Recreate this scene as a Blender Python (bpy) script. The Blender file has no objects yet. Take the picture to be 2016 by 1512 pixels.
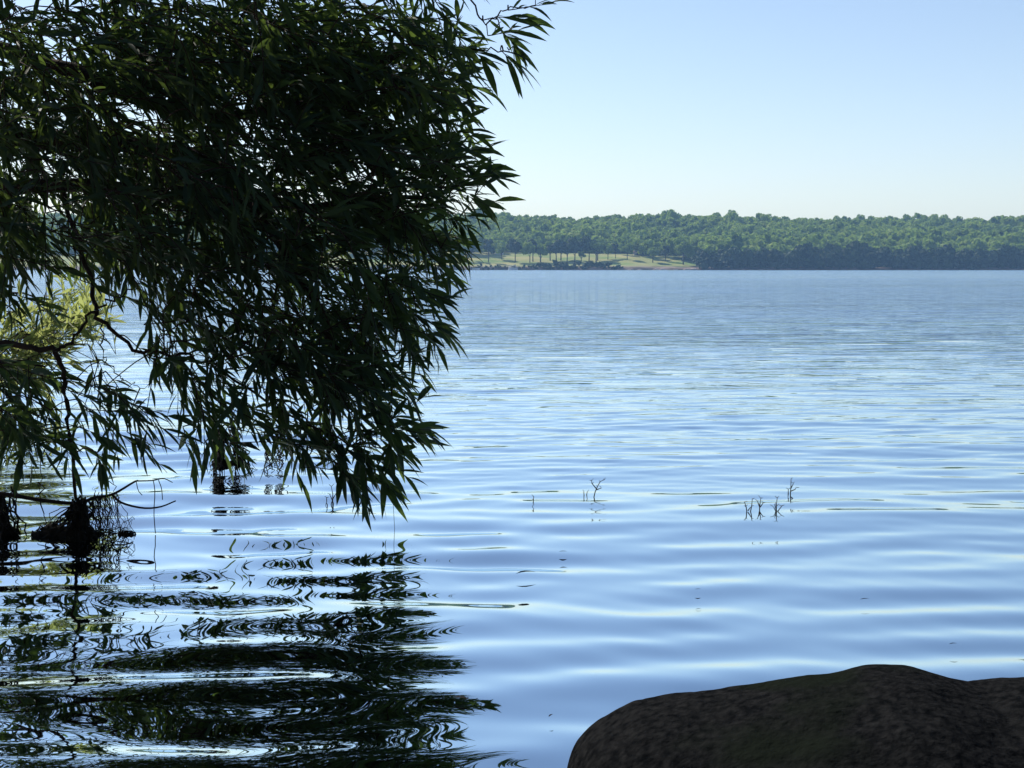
import bpy, math, random
import numpy as np
from mathutils import Vector, Matrix, noise
R = math.radians
random.seed(7); rng = np.random.default_rng(7)
sc = bpy.context.scene
C = sc.collection

# ------------------------------------------------------------------ camera
F = 2900.0                      # focal length in photograph pixels (2016 wide)
CAM = Vector((0, 0, 1.0))
PITCH = math.atan((756 - 528) / F)
cd = bpy.data.cameras.new('camera'); cam = bpy.data.objects.new('camera', cd); C.objects.link(cam)
cd.sensor_width = 36; cd.lens = 36 * F / 2016; cd.clip_start = .05; cd.clip_end = 6000
cam.location = CAM; cam.rotation_euler = (math.pi / 2 - PITCH, 0, 0)
sc.camera = cam
# ------------------------------------------------------------------ sky, sun, exposure
SUN_EL, SUN_AZ = R(41), R(-44)      # azimuth from +Y towards +X
w = bpy.data.worlds.new('World'); sc.world = w; w.use_nodes = True
nt = w.node_tree; bg = nt.nodes['Background']
sky = nt.nodes.new('ShaderNodeTexSky'); sky.sky_type = 'NISHITA'; sky.sun_disc = False
sky.sun_elevation = SUN_EL; sky.sun_rotation = SUN_AZ; sky.altitude = 250
sky.air_density = 1.0; sky.dust_density = .25; sky.ozone_density = 1.6
tint = nt.nodes.new('ShaderNodeMixRGB'); tint.blend_type = 'MULTIPLY'; tint.inputs[0].default_value = 1; tint.inputs[2].default_value = (.995, .94, .96, 1)
nt.links.new(sky.outputs[0], tint.inputs[1]); nt.links.new(tint.outputs[0], bg.inputs[0]); bg.inputs[1].default_value = .15
sd = bpy.data.lights.new('sun', 'SUN'); sd.energy = 5.0; sd.angle = R(.5); sd.color = (1, .93, .82)
so = bpy.data.objects.new('sun', sd); C.objects.link(so)
sdir = Vector((math.sin(SUN_AZ) * math.cos(SUN_EL), math.cos(SUN_AZ) * math.cos(SUN_EL), math.sin(SUN_EL)))
so.rotation_euler = sdir.to_track_quat('Z', 'Y').to_euler(); so.location = (0, 0, 60)
sc.view_settings.view_transform = 'Standard'; sc.view_settings.look = 'None'
sc.view_settings.exposure = 0.0; sc.view_settings.gamma = 1
sc.cycles.volume_bounces = 1; sc.cycles.max_bounces = 8; sc.cycles.transparent_max_bounces = 8
sc.cycles.sample_clamp_indirect = 6; sc.cycles.caustics_reflective = False; sc.cycles.caustics_refractive = False

# ------------------------------------------------------------------ helpers
_cp, _sp = math.cos(PITCH), math.sin(PITCH)
def P(px, py, d):
    """point seen at photograph pixel (px,py), d metres ahead (along +Y)"""
    a = (px - 1008) / F; b = (756 - py) / F
    dy = _cp + b * _sp; dz = -_sp + b * _cp
    return Vector((a / dy * d, d, CAM.z + dz / dy * d))
def on_water(px, py):
    a = (px - 1008) / F; b = (756 - py) / F
    dy = _cp + b * _sp; dz = -_sp + b * _cp
    t = -CAM.z / dz
    return Vector((a * t, dy * t, 0))
def tag(o, label=None, cat=None, group=None, kind=None):
    for k, v in (('label', label), ('category', cat), ('group', group), ('kind', kind)):
        if v: o[k] = v
    return o
def empty(name, loc, **kw):
    o = bpy.data.objects.new(name, None); C.objects.link(o); o.location = loc; o.empty_display_size = .1
    return tag(o, **kw)
def link(name, me, mat, parent=None, smooth=True, world=True):
    me.materials.append(mat)
    if smooth: me.polygons.foreach_set('use_smooth', [True] * len(me.polygons))
    o = bpy.data.objects.new(name, me); C.objects.link(o)
    if parent:
        o.parent = parent
        if world: o.matrix_parent_inverse = Matrix.Translation(-parent.location)
    return o
def np_mesh(name, V, Fa):
    """V (n,3); Fa list of (m,k) arrays"""
    me = bpy.data.meshes.new(name)
    V = np.asarray(V, dtype=np.float32)
    Fa = [np.asarray(f, dtype=np.int32) for f in Fa if len(f)]
    nl = sum(f.size for f in Fa); nf = sum(len(f) for f in Fa)
    me.vertices.add(len(V)); me.vertices.foreach_set('co', V.ravel())
    me.loops.add(nl); me.loops.foreach_set('vertex_index', np.concatenate([f.ravel() for f in Fa]))
    me.polygons.add(nf)
    tot = np.concatenate([np.full(len(f), f.shape[1], dtype=np.int32) for f in Fa])
    st = np.concatenate([[0], np.cumsum(tot)[:-1]]).astype(np.int32)
    me.polygons.foreach_set('loop_start', st); me.polygons.foreach_set('loop_total', tot)
    me.update(calc_edges=True)
    return me
class MB:
    """collects tubes, boxes and blobs into one mesh"""
    def __init__(s): s.v = []; s.q = []; s.t = []; s.n = 0
    def add(s, V, Q=(), T=()):
        V = np.asarray(V, dtype=float)
        if len(Q): s.q.append(np.asarray(Q) + s.n)
        if len(T): s.t.append(np.asarray(T) + s.n)
        s.v.append(V); s.n += len(V)
    def tube(s, pts, rad, k=5):
        pts = np.array([tuple(p) for p in pts]); n = len(pts)
        rad = np.broadcast_to(np.asarray(rad, dtype=float), (n,))
        tg = np.gradient(pts, axis=0); tg /= np.linalg.norm(tg, axis=1)[:, None] + 1e-9
        up = np.array([0, 0, 1.]) if abs(tg[0][2]) < .8 else np.array([0, 1., 0])
        a = np.cross(tg, up); a /= np.linalg.norm(a, axis=1)[:, None] + 1e-9
        b = np.cross(tg, a)
        th = np.arange(k) / k * 2 * math.pi
        V = pts[:, None, :] + rad[:, None, None] * (np.cos(th)[None, :, None] * a[:, None, :] + np.sin(th)[None, :, None] * b[:, None, :])
        V = V.reshape(-1, 3)
        i = np.arange(n - 1)[:, None] * k; j = np.arange(k)[None, :]; j2 = (j + 1) % k
        Q = np.stack([i + j, i + j2, i + k + j2, i + k + j], -1).reshape(-1, 4)
        V = np.vstack([V, pts[0], pts[-1]])
        m = n * k
        T = [(m, (x + 1) % k, x) for x in range(k)] + [(m + 1, m - k + x, m - k + (x + 1) % k) for x in range(k)]
        s.add(V, Q, T)
    def box(s, c, h, rz=0):
        c = np.array(tuple(c)); V = []
        for z in (-1, 1):
            for x, y in ((-1, -1), (1, -1), (1, 1), (-1, 1)):
                X, Y = x * h[0], y * h[1]
                V.append((c[0] + X * math.cos(rz) - Y * math.sin(rz), c[1] + X * math.sin(rz) + Y * math.cos(rz), c[2] + z * h[2]))
        s.add(V, [(3, 2, 1, 0), (4, 5, 6, 7), (0, 1, 5, 4), (1, 2, 6, 5), (2, 3, 7, 6), (3, 0, 4, 7)])
    def mesh(s, name):
        f = []
        if s.q: f.append(np.vstack(s.q))
        if s.t: f.append(np.vstack(s.t))
        return np_mesh(name, np.vstack(s.v), f)
    def build(s, name, mat, parent=None, smooth=True): return link(name, s.mesh(name), mat, parent, smooth)
def ico(sub):
    import bmesh
    bm = bmesh.new(); bmesh.ops.create_icosphere(bm, subdivisions=sub, radius=1)
    V = np.array([v.co[:] for v in bm.verts]); T = np.array([[v.index for v in f.verts] for f in bm.faces]); bm.free()
    return V, T
def curve(pts, n):
    """Catmull-Rom through Vectors"""
    p = [Vector(q) for q in pts]; p = [p[0] * 2 - p[1]] + p + [p[-1] * 2 - p[-2]]
    out = []
    seg = len(p) - 3
    for k in range(n):
        u = k / (n - 1) * seg; i = min(int(u), seg - 1); t = u - i
        a, b, c, d = p[i:i + 4]
        out.append(.5 * ((2 * b) + (c - a) * t + (2 * a - 5 * b + 4 * c - d) * t * t + (3 * b - a - 3 * c + d) * t ** 3))
    return out

# ------------------------------------------------------------------ materials
def mat(name, col, rough=.8, col2=None, scale=5, spec=.3, bump=0, bscale=40, coords='Object', stretch=(1, 1, 1), detail=4, metal=0, lo=.35, hi=.65):
    m = bpy.data.materials.new(name); m.use_nodes = True; t = m.node_tree; b = t.nodes['Principled BSDF']
    b.inputs['Base Color'].default_value = (*col, 1); b.inputs['Roughness'].default_value = rough
    b.inputs['Specular IOR Level'].default_value = spec; b.inputs['Metallic'].default_value = metal
    tc = t.nodes.new('ShaderNodeTexCoord'); mp = t.nodes.new('ShaderNodeMapping'); mp.inputs['Scale'].default_value = stretch
    t.links.new(tc.outputs[coords], mp.inputs[0])
    if col2:
        n = t.nodes.new('ShaderNodeTexNoise'); n.inputs['Scale'].default_value = scale; n.inputs['Detail'].default_value = detail
        r = t.nodes.new('ShaderNodeValToRGB'); r.color_ramp.elements[0].position = lo; r.color_ramp.elements[1].position = hi
        r.color_ramp.elements[0].color = (*col, 1); r.color_ramp.elements[1].color = (*col2, 1)
        t.links.new(mp.outputs[0], n.inputs[0]); t.links.new(n.outputs[0], r.inputs[0]); t.links.new(r.outputs[0], b.inputs['Base Color'])
    if bump:
        n2 = t.nodes.new('ShaderNodeTexNoise'); n2.inputs['Scale'].default_value = bscale; n2.inputs['Detail'].default_value = 6
        bu = t.nodes.new('ShaderNodeBump'); bu.inputs['Strength'].default_value = 1; bu.inputs['Distance'].default_value = bump
        t.links.new(mp.outputs[0], n2.inputs[0]); t.links.new(n2.outputs[0], bu.inputs['Height']); t.links.new(bu.outputs[0], b.inputs['Normal'])
    return m
def leaf_mat(name, c1, c2, tr, trw=.35, scale=3, rough=.58):
    m = mat(name, c1, rough, c2, scale=scale, spec=.22, detail=3)
    t = m.node_tree; b = t.nodes['Principled BSDF']; out = t.nodes['Material Output']
    td = t.nodes.new('ShaderNodeBsdfTranslucent'); td.inputs[0].default_value = (*tr, 1)
    mx = t.nodes.new('ShaderNodeMixShader'); mx.inputs[0].default_value = trw
    t.links.new(b.outputs[0], mx.inputs[1]); t.links.new(td.outputs[0], mx.inputs[2]); t.links.new(mx.outputs[0], out.inputs[0])
    return m
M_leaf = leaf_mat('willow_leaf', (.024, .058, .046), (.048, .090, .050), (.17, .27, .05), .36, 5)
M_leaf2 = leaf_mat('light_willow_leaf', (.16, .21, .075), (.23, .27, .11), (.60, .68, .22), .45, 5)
M_bark = mat('willow_bark', (.026, .017, .014), .9, (.06, .040, .030), scale=20, bump=.002, bscale=120)
M_dead = mat('wet_dead_roots', (.010, .009, .007), .85, (.03, .024, .018), scale=30)
M_twig = mat('dry_twig', (.035, .028, .02), .9, (.08, .065, .045), scale=30)
M_crown = leaf_mat('far_foliage', (.07, .125, .028), (.32, .39, .075), (.36, .52, .08), .34, .035, .8)
M_crown2 = leaf_mat('far_dark_foliage', (.028, .05, .02), (.06, .09, .028), (.07, .12, .03), .15, .08, .7)
M_trunkfar = mat('far_tree_trunk', (.07, .055, .04), .9, (.12, .09, .07), scale=2)

# ------------------------------------------------------------------ ground: one sheet, lake basin, banks and hill
def sstep(a, b, x): t = np.clip((x - a) / (b - a), 0, 1); return t * t * (3 - 2 * t)
def shore_y(x):
    return 800 + 5 * np.sin(x * .021 + 1) + 2.5 * np.sin(x * .07) + 1.2 * np.sin(x * .23 + 2)
def px_at(x, y): return 1008 + F * x / y
def ground_z(x, y):
    x = np.asarray(x, float); y = np.asarray(y, float)
    s = y - shore_y(x)
    px = px_at(x, 800)
    bankh = 1.9 - 1.1 * sstep(60, 95, x)
    z = -1.6 + (1.6 + bankh) * sstep(-1.5, 3.5, s)
    z += 8.0 * sstep(4, 88, s)
    z += 18.5 * sstep(90, 330, s) * (1 - .06 * np.sin(x * .008 + .4) - .10 * sstep(0, 420, x))
    z += .8 * np.sin(x * .013 + y * .017) * sstep(20, 100, s)
    # near bank behind and beside the camera
    near = 1.2 - y + .35 * np.sin(x * 1.3) + .6 * sstep(2, 9, np.abs(x + 0.5)) * 1.0
    z += (1.6 + .35) * sstep(-.6, .6, near) + 2.5 * sstep(1, 25, near)
    z += .05 * np.sin(x * 3.1) * np.sin(y * 2.7) * sstep(0, 1, near)
    return z
xs = np.concatenate([np.linspace(-1500, -460, 14), np.arange(-440, -40, 8), np.arange(-40, -12, 2.), np.arange(-12, 12, .5), np.arange(12, 150, 2.), np.arange(150, 500, 8), np.linspace(520, 1500, 14)])
ys = np.concatenate([np.linspace(-400, -30, 10), np.arange(-28, -6, 2), np.arange(-6, 6, .35), np.linspace(7, 780, 30), np.arange(784, 812, .8), np.arange(812, 930, 3), np.arange(935, 1400, 15), np.linspace(1420, 2400, 8)])
XX, YY = np.meshgrid(xs, ys)
ZZ = ground_z(XX, YY)
nx, ny = len(xs), len(ys)
def gridq(ny, nx):
    i = np.arange(ny - 1)[:, None] * nx; j = np.arange(nx - 1)[None, :]
    return np.stack([i + j, i + j + 1, i + nx + j + 1, i + nx + j], -1).reshape(-1, 4)
M_ground = mat('ground', (.18, .27, .06), .95, (.42, .38, .15), scale=.06, detail=8, stretch=(1, 1.6, 1))
t = M_ground.node_tree; b = t.nodes['Principled BSDF']
geo = t.nodes.new('ShaderNodeNewGeometry'); sx = t.nodes.new('ShaderNodeSeparateXYZ'); t.links.new(geo.outputs['Position'], sx.inputs[0])
# bank soil where the ground lies low
mr = t.nodes.new('ShaderNodeMapRange'); mr.inputs[1].default_value = 1.5; mr.inputs[2].default_value = 2.6
nz = t.nodes.new('ShaderNodeTexNoise'); nz.inputs['Scale'].default_value = .25; nz.inputs['Detail'].default_value = 5
t.links.new(geo.outputs['Position'], nz.inputs[0])
ad = t.nodes.new('ShaderNodeMath'); ad.operation = 'MULTIPLY_ADD'; ad.inputs[1].default_value = 2.0
t.links.new(nz.outputs[0], ad.inputs[0]); t.links.new(sx.outputs[2], ad.inputs[2])
sb = t.nodes.new('ShaderNodeMath'); sb.operation = 'SUBTRACT'; sb.inputs[1].default_value = 1.0; t.links.new(ad.outputs[0], sb.inputs[0])
t.links.new(sb.outputs[0], mr.inputs[0])
soil = t.nodes.new('ShaderNodeValToRGB'); soil.color_ramp.elements[0].color = (.10, .075, .05, 1); soil.color_ramp.elements[1].color = (.30, .22, .17, 1)
soil.color_ramp.elements[0].position = .4; soil.color_ramp.elements[1].position = .6
nz2 = t.nodes.new('ShaderNodeTexNoise'); nz2.inputs['Scale'].default_value = .09; t.links.new(geo.outputs['Position'], nz2.inputs[0]); t.links.new(nz2.outputs[0], soil.inputs[0])
mxg = t.nodes.new('ShaderNodeMixRGB'); old = b.inputs['Base Color'].links[0].from_socket
t.links.new(mr.outputs[0], mxg.inputs[0]); t.links.new(soil.outputs[0], mxg.inputs[1]); t.links.new(old, mxg.inputs[2]); t.links.new(mxg.outputs[0], b.inputs['Base Color'])
g = link('ground', np_mesh('ground', np.stack([XX, YY, ZZ], -1).reshape(-1, 3), [gridq(ny, nx)]), M_ground)
tag(g, kind='structure', label='lake basin, grassy far shore and low wooded hill, near bank')

# ------------------------------------------------------------------ lake water: real wave geometry near, fine ripples as bump
rows = [-8, -4, -2, -1, -.3, .3]
d = .6
while d < 70:
    rows.append(d); d += max(.011, .55 * d * d / 1473)
while d < 815: rows.append(d); d += max(1.5, d * .05)
rows.append(830)
rows = np.array(rows); cols = 820
u = np.linspace(-1, 1, cols)
half = np.maximum(rows, .5) * .44 + 1.3
WX = u[None, :] * half[:, None]; WY = np.repeat(rows[:, None], cols, 1)
cell = np.gradient(rows)[:, None]; cellx = (half * 2 / cols)[:, None]
ZW = np.zeros_like(WX)
wob = .9 * np.sin(WX * .55 + .6) + .7 * np.sin(WX * 1.3 + 2) + 0.15 * WX
chop = sstep(6.7, 9.5, WY + wob)          # the calm inner water gives way to ripples
wr = np.random.default_rng(11)
def waves(n, l0, l1, slope, spread, mask, tilt=0.):
    global ZW
    for _ in range(n):
        lam = math.exp(wr.uniform(math.log(l0), math.log(l1)))
        a = R(tilt) + R(wr.normal(0, spread))
        kx, ky = math.sin(a) * 2 * math.pi / lam, math.cos(a) * 2 * math.pi / lam
        amp = slope / math.sqrt(n) * math.sqrt(2) * lam / (2 * math.pi)
        fade = sstep(2.2, 5.0, lam / (cell * abs(math.cos(a)) + cellx * abs(math.sin(a))))
        # wave groups: slowly varying strength so that no train repeats across the lake
        e = .65 + .55 * np.sin(WX * wr.uniform(.1, .9) / lam * .35 + WY * wr.uniform(.3, 1.1) / lam * .25 + wr.uniform(0, 6.28))
        warp = .25 * lam * np.sin(WX * .7 / lam * wr.uniform(.3, .6) + wr.uniform(0, 6.28))
        ZW += amp * fade * mask * e * np.sin(kx * WX + ky * (WY + warp) + wr.uniform(0, 6.28))
one = .72 + .28 * (1 - sstep(-.9, .5, WX)) + .06 * np.sin(WX * 1.7 + WY * .6)
waves(44, .26, .64, .082, 14, one * (1 - .55 * chop), -7)
waves(8, .9, 2.2, .022, 14, one, -6)
waves(12, .12, .26, .022, 28, one, 0)
waves(40, .13, .42, .048, 16, chop, -8)
waves(20, .07, .16, .032, 26, chop, -5)
waves(16, .7, 2.5, .014, 14, sstep(9, 20, WY), -4)
ZW *= sstep(-1, 1.0, WY)
mw = bpy.data.materials.new('lake_water'); mw.use_nodes = True; t = mw.node_tree; b = t.nodes['Principled BSDF']
b.inputs['Base Color'].default_value = (.003, .006, .012, 1); b.inputs['IOR'].default_value = 2.9
b.inputs['Specular IOR Level'].default_value = .5
geo = t.nodes.new('ShaderNodeNewGeometry')
sx = t.nodes.new('ShaderNodeSeparateXYZ'); t.links.new(geo.outputs['Position'], sx.inputs[0])
far = t.nodes.new('ShaderNodeMapRange'); far.inputs[1].default_value = 7.5; far.inputs[2].default_value = 22; t.links.new(sx.outputs[1], far.inputs[0])
far2 = t.nodes.new('ShaderNodeMapRange'); far2.inputs[1].default_value = 20; far2.inputs[2].default_value = 400; t.links.new(sx.outputs[1], far2.inputs[0])
rr = t.nodes.new('ShaderNodeMapRange'); rr.inputs[1].default_value = 10; rr.inputs[2].default_value = 160
rr.inputs[3].default_value = .015; rr.inputs[4].default_value = .1; t.links.new(sx.outputs[1], rr.inputs[0]); t.links.new(rr.outputs[0], b.inputs['Roughness'])
prev = None
for (scl, st, dist, fac) in ((7, (.3, 1, 1), .03, far), (2.4, (.28, 1, 1), .10, far), (.7, (.22, 1, 1), .075, far), (.16, (.2, 1, 1), .12, far2)):
    mp = t.nodes.new('ShaderNodeMapping'); mp.inputs['Scale'].default_value = st; mp.inputs['Rotation'].default_value = (0, 0, R(5))
    t.links.new(geo.outputs['Position'], mp.inputs[0])
    n = t.nodes.new('ShaderNodeTexNoise'); n.inputs['Scale'].default_value = scl; n.inputs['Detail'].default_value = 3; n.inputs['Distortion'].default_value = .4
    t.links.new(mp.outputs[0], n.inputs[0])
    bu = t.nodes.new('ShaderNodeBump'); bu.inputs['Distance'].default_value = dist
    t.links.new(fac.outputs[0], bu.inputs['Strength']); t.links.new(n.outputs[0], bu.inputs['Height'])
    if prev: t.links.new(prev.outputs[0], bu.inputs['Normal'])
    prev = bu
# wind streaks: on a choppy lake the wave faces turned to the shore are what one sees
acc = None
for (scl, st, amp) in ((3.0, (.2, 1, 1), .06), (.9, (.18, 1, 1), .09), (.22, (.14, 1, 1), .07), (.05, (.12, 1, 1), .08), (.014, (.15, 1, 1), .07)):
    mp = t.nodes.new('ShaderNodeMapping'); mp.inputs['Scale'].default_value = st; mp.inputs['Rotation'].default_value = (0, 0, R(4)); t.links.new(geo.outputs['Position'], mp.inputs[0])
    n = t.nodes.new('ShaderNodeTexNoise'); n.inputs['Scale'].default_value = scl; n.inputs['Detail'].default_value = 2.5; t.links.new(mp.outputs[0], n.inputs[0])
    ma = t.nodes.new('ShaderNodeMath'); ma.operation = 'MULTIPLY_ADD'; ma.inputs[1].default_value = amp * 2.4; ma.inputs[2].default_value = -amp * 1.2
    t.links.new(n.outputs[0], ma.inputs[0])
    if acc:
        a2 = t.nodes.new('ShaderNodeMath'); t.links.new(acc.outputs[0], a2.inputs[0]); t.links.new(ma.outputs[0], a2.inputs[1]); acc = a2
    else: acc = ma
far3 = t.nodes.new('ShaderNodeMapRange'); far3.inputs[1].default_value = 6.5; far3.inputs[2].default_value = 38; t.links.new(sx.outputs[1], far3.inputs[0])
ml = t.nodes.new('ShaderNodeMath'); ml.operation = 'MULTIPLY'; t.links.new(acc.outputs[0], ml.inputs[0]); t.links.new(far3.outputs[0], ml.inputs[1])
bs = t.nodes.new('ShaderNodeMath'); bs.operation = 'MULTIPLY_ADD'; bs.inputs[1].default_value = .080; t.links.new(far3.outputs[0], bs.inputs[0]); t.links.new(ml.outputs[0], bs.inputs[2])
mxm = t.nodes.new('ShaderNodeMath'); mxm.operation = 'MAXIMUM'; mxm.inputs[1].default_value = -.02; t.links.new(bs.outputs[0], mxm.inputs[0])
ng = t.nodes.new('ShaderNodeMath'); ng.operation = 'MULTIPLY'; ng.inputs[1].default_value = -1; t.links.new(mxm.outputs[0], ng.inputs[0])
cx = t.nodes.new('ShaderNodeCombineXYZ'); t.links.new(ng.outputs[0], cx.inputs[1])
va = t.nodes.new('ShaderNodeVectorMath'); t.links.new(prev.outputs[0], va.inputs[0]); t.links.new(cx.outputs[0], va.inputs[1])
prev = t.nodes.new('ShaderNodeVectorMath'); prev.operation = 'NORMALIZE'; t.links.new(va.outputs[0], prev.inputs[0])
gl = t.nodes.new('ShaderNodeBsdfGlossy'); fr = t.nodes.new('ShaderNodeFresnel'); fr.inputs[0].default_value = 1.45
pw = t.nodes.new('ShaderNodeMath'); pw.operation = 'POWER'; pw.inputs[1].default_value = .54; t.links.new(fr.outputs[0], pw.inputs[0])
mc = t.nodes.new('ShaderNodeMixRGB'); mc.inputs[1].default_value = (.53, .64, .66, 1); mc.inputs[2].default_value = (.94, 1.0, 1.0, 1)
t.links.new(pw.outputs[0], mc.inputs[0]); t.links.new(mc.outputs[0], gl.inputs[0]); t.links.new(rr.outputs[0], gl.inputs['Roughness'])
t.links.new(prev.outputs[0], gl.inputs['Normal']); t.links.new(prev.outputs[0], fr.inputs['Normal'])
t.nodes.remove(b); t.links.new(gl.outputs[0], t.nodes['Material Output'].inputs[0])
wo = link('lake_water', np_mesh('lake_water', np.stack([WX, WY, ZW], -1).reshape(-1, 3), [gridq(len(rows), cols)]), mw)
tag(wo, kind='structure', label='calm blue lake, rippled far out and smooth near the shore')

# ------------------------------------------------------------------ far trees
def crown_np(h, r, z0, n, leaf, g, lumps=9):
    """one broadleaf crown: leaf clumps spread through several lumps; returns quads (V,Q)"""
    cs = []; rs = []
    for k in range(lumps):
        a = g.uniform(0, 6.28); q = math.sqrt(g.uniform(0, 1)) * r * .62; zz = g.uniform(.18, .95)
        q *= 1.15 - .75 * abs(zz - .4)
        cs.append((q * math.cos(a), q * math.sin(a), z0 + (h - z0) * (zz * .82))); rs.append(r * g.uniform(.3, .52))
    cs.append((0, 0, z0 + (h - z0) * .45)); rs.append(r * .6)
    cs = np.array(cs); rs = np.array(rs)
    i = g.integers(0, len(cs), n)
    nn = g.normal(size=(n, 3)); nn /= np.linalg.norm(nn, axis=1)[:, None]
    nn[:, 2] = nn[:, 2] * .85 + .12
    c = cs[i] + nn * (rs[i] * g.uniform(.72, 1.06, n))[:, None] * np.array([1, 1, .8])
    no = nn + g.normal(size=(n, 3)) * .38; no /= np.linalg.norm(no, axis=1)[:, None]
    a = np.cross(no, g.normal(size=(n, 3))); a /= np.linalg.norm(a, axis=1)[:, None]; bb = np.cross(no, a)
    s = leaf * g.uniform(.6, 1.3, n)[:, None]
    V = np.stack([c - a * s - bb * s * .6, c + a * s - bb * s * .7, c + a * s * .8 + bb * s * .6, c - a * s * .7 + bb * s * .8], 1).reshape(-1, 3)
    V[:, 2] = np.maximum(V[:, 2], z0 * .6)
    return V, np.arange(n * 4).reshape(-1, 4)
def tree_proto(h, r, z0, n, leaf, seed, m):
    g = np.random.default_rng(seed)
    V, Q = crown_np(h, r, z0, n, leaf, g)
    cm = np_mesh('crown', V, [Q]); cm.materials.append(m)
    mb = MB(); top = h * .7
    mb.tube([(0, 0, -1), (g.normal(0, .1), g.normal(0, .1), h * .3), (g.normal(0, .3), g.normal(0, .3), top)], [.34, .24, .08], 6)
    for k in range(4):
        a = k * 1.6 + g.uniform(0, 1); z = z0 * g.uniform(.8, 1.3)
        mb.tube([(0, 0, z), (math.cos(a) * r * .3, math.sin(a) * r * .3, z + h * .15), (math.cos(a) * r * .6, math.sin(a) * r * .6, z + h * .27)], [.13, .09, .04], 4)
    tm = mb.mesh('trunk'); tm.materials.append(M_trunkfar)
    return cm, tm
def put_tree(name, proto, x, y, s, rz, **kw):
    z = float(ground_z(x, y))
    e = empty(name, (x, y, z), **kw); e.rotation_euler = (0, 0, rz); e.scale = s
    for nm, me in (('crown', proto[0]), ('trunk', proto[1])):
        o = bpy.data.objects.new(nm, me); C.objects.link(o); o.parent = e
    return e
PR = [tree_proto(11.5, 4.2, 3.4, 1500, .42, 1, M_crown), tree_proto(12.5, 4.8, 3.8, 1700, .42, 2, M_crown2),
      tree_proto(9.0, 3.0, 1.2, 1100, .38, 3, M_crown), tree_proto(13, 3.6, 2.6, 1500, .42, 4, M_crown2)]
#        px, base py, height px, proto, look
park = [(913, 516, 42, 2, 'low bushy tree'), (928, 514, 44, 3, 'slim dark tree'), (962, 516, 50, 3, 'tall tree with one pale sunlit side'),
        (988, 511, 36, 0, 'pale green tree'), (1014, 517, 46, 1, 'broad dark tree'), (1043, 517, 44, 0, 'open lawn tree'),
        (1049, 515, 47, 1, 'lawn tree'), (1064, 516, 40, 2, 'dark tree with foliage low to the ground'), (1083, 513, 46, 0, 'lawn tree'), (1095, 516, 50, 1, 'dark round tree'),
        (1104, 513, 46, 0, 'lawn tree'), (1116, 516, 46, 1, 'lawn tree'), (1131, 517, 52, 1, 'dark thick-crowned tree'),
        (1144, 514, 26, 2, 'small bush-like tree'), (1159, 515, 50, 1, 'tall dark tree'), (1173, 516, 50, 0, 'lawn tree'), (1176, 513, 45, 1, 'lawn tree'),
        (1196, 511, 32, 0, 'small pale tree'), (1211, 509, 32, 3, 'narrow dark tree'), (1234, 511, 33, 0, 'small spreading tree'),
        (1284, 517, 36, 0, 'thin tree'), (1309, 515, 34, 3, 'thin tree'), (1344, 521, 46, 0, 'single slender tree'), (1366, 514, 40, 2, 'bush-like tree against the dark wood')]
for i, (px, py, hp, k, look) in enumerate(park):
    # distance such that the base sits on the slope at that pixel row
    best = min(np.arange(804, 900, 1.0), key=lambda y: abs((528 - py) / F * y + 1.0 - float(ground_z((px - 1008) / F * y, y))))
    x = (px - 1008) / F * best
    hm = hp / F * best; s = hm / (11.5, 12.5, 9.0, 13)[k]
    ordn = ['first', 'second', 'third', 'fourth', 'fifth', 'sixth', 'seventh', 'eighth', 'ninth', 'tenth', 'eleventh', 'twelfth', 'thirteenth', 'fourteenth', 'fifteenth', 'sixteenth', 'seventeenth', 'eighteenth', 'nineteenth', 'twentieth', 'twenty-first', 'twenty-second', 'twenty-third', 'twenty-fourth'][i]
    put_tree('lawn_tree', PR[k], x, best, (s * random.uniform(.8, 1.2), s, s * random.uniform(.9, 1.12)), random.uniform(0, 6.28),
             label=f'{look} on the far lawn, {ordn} from the left', cat='tree', group='trees on the lawn across the lake')
def big_crown():
    g = np.random.default_rng(77); V, Q = crown_np(10, 5.0, 1.5, 2600, .42, g, 16)
    cm = np_mesh('crown', V, [Q]); cm.materials.append(M_crown2); mb = MB(); mb.tube([(0, 0, -1), (.1, 0, 3), (0, .2, 7)], [.3, .22, .08], 8)
    tm = mb.mesh('trunk'); tm.materials.append(M_trunkfar); return cm, tm
PS = big_crown()
# wood on the hill: one mass
g = np.random.default_rng(5)
protos = []
for k in range(7):
    h = g.uniform(11, 15); r = g.uniform(4.2, 6)
    protos.append(crown_np(h, r, 1.5, 210, .95, g, 7))
VV = []; QQ = []; off = 0
def forest(x, y, s=1.0, dz=0):
    global off
    V, Q = protos[g.integers(0, 7)]; a = g.uniform(0, 6.28); sc_ = s * g.uniform(.8, 1.2)
    c_, s_ = math.cos(a), math.sin(a)
    W = np.stack([(V[:, 0] * c_ - V[:, 1] * s_) * sc_ + x, (V[:, 0] * s_ + V[:, 1] * c_) * sc_ + y, V[:, 2] * sc_ * g.uniform(.92, 1.12) + float(ground_z(x, y)) + dz], 1)
    VV.append(W.astype(np.float32)); QQ.append(Q + off); off += len(V)
def flush(name, m, **kw):
    global VV, QQ, off
    o = link(name, np_mesh(name, np.vstack(VV), [np.vstack(QQ)]), m, smooth=False); tag(o, **kw); VV = []; QQ = []; off = 0
    return o
ya = 803.0
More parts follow.
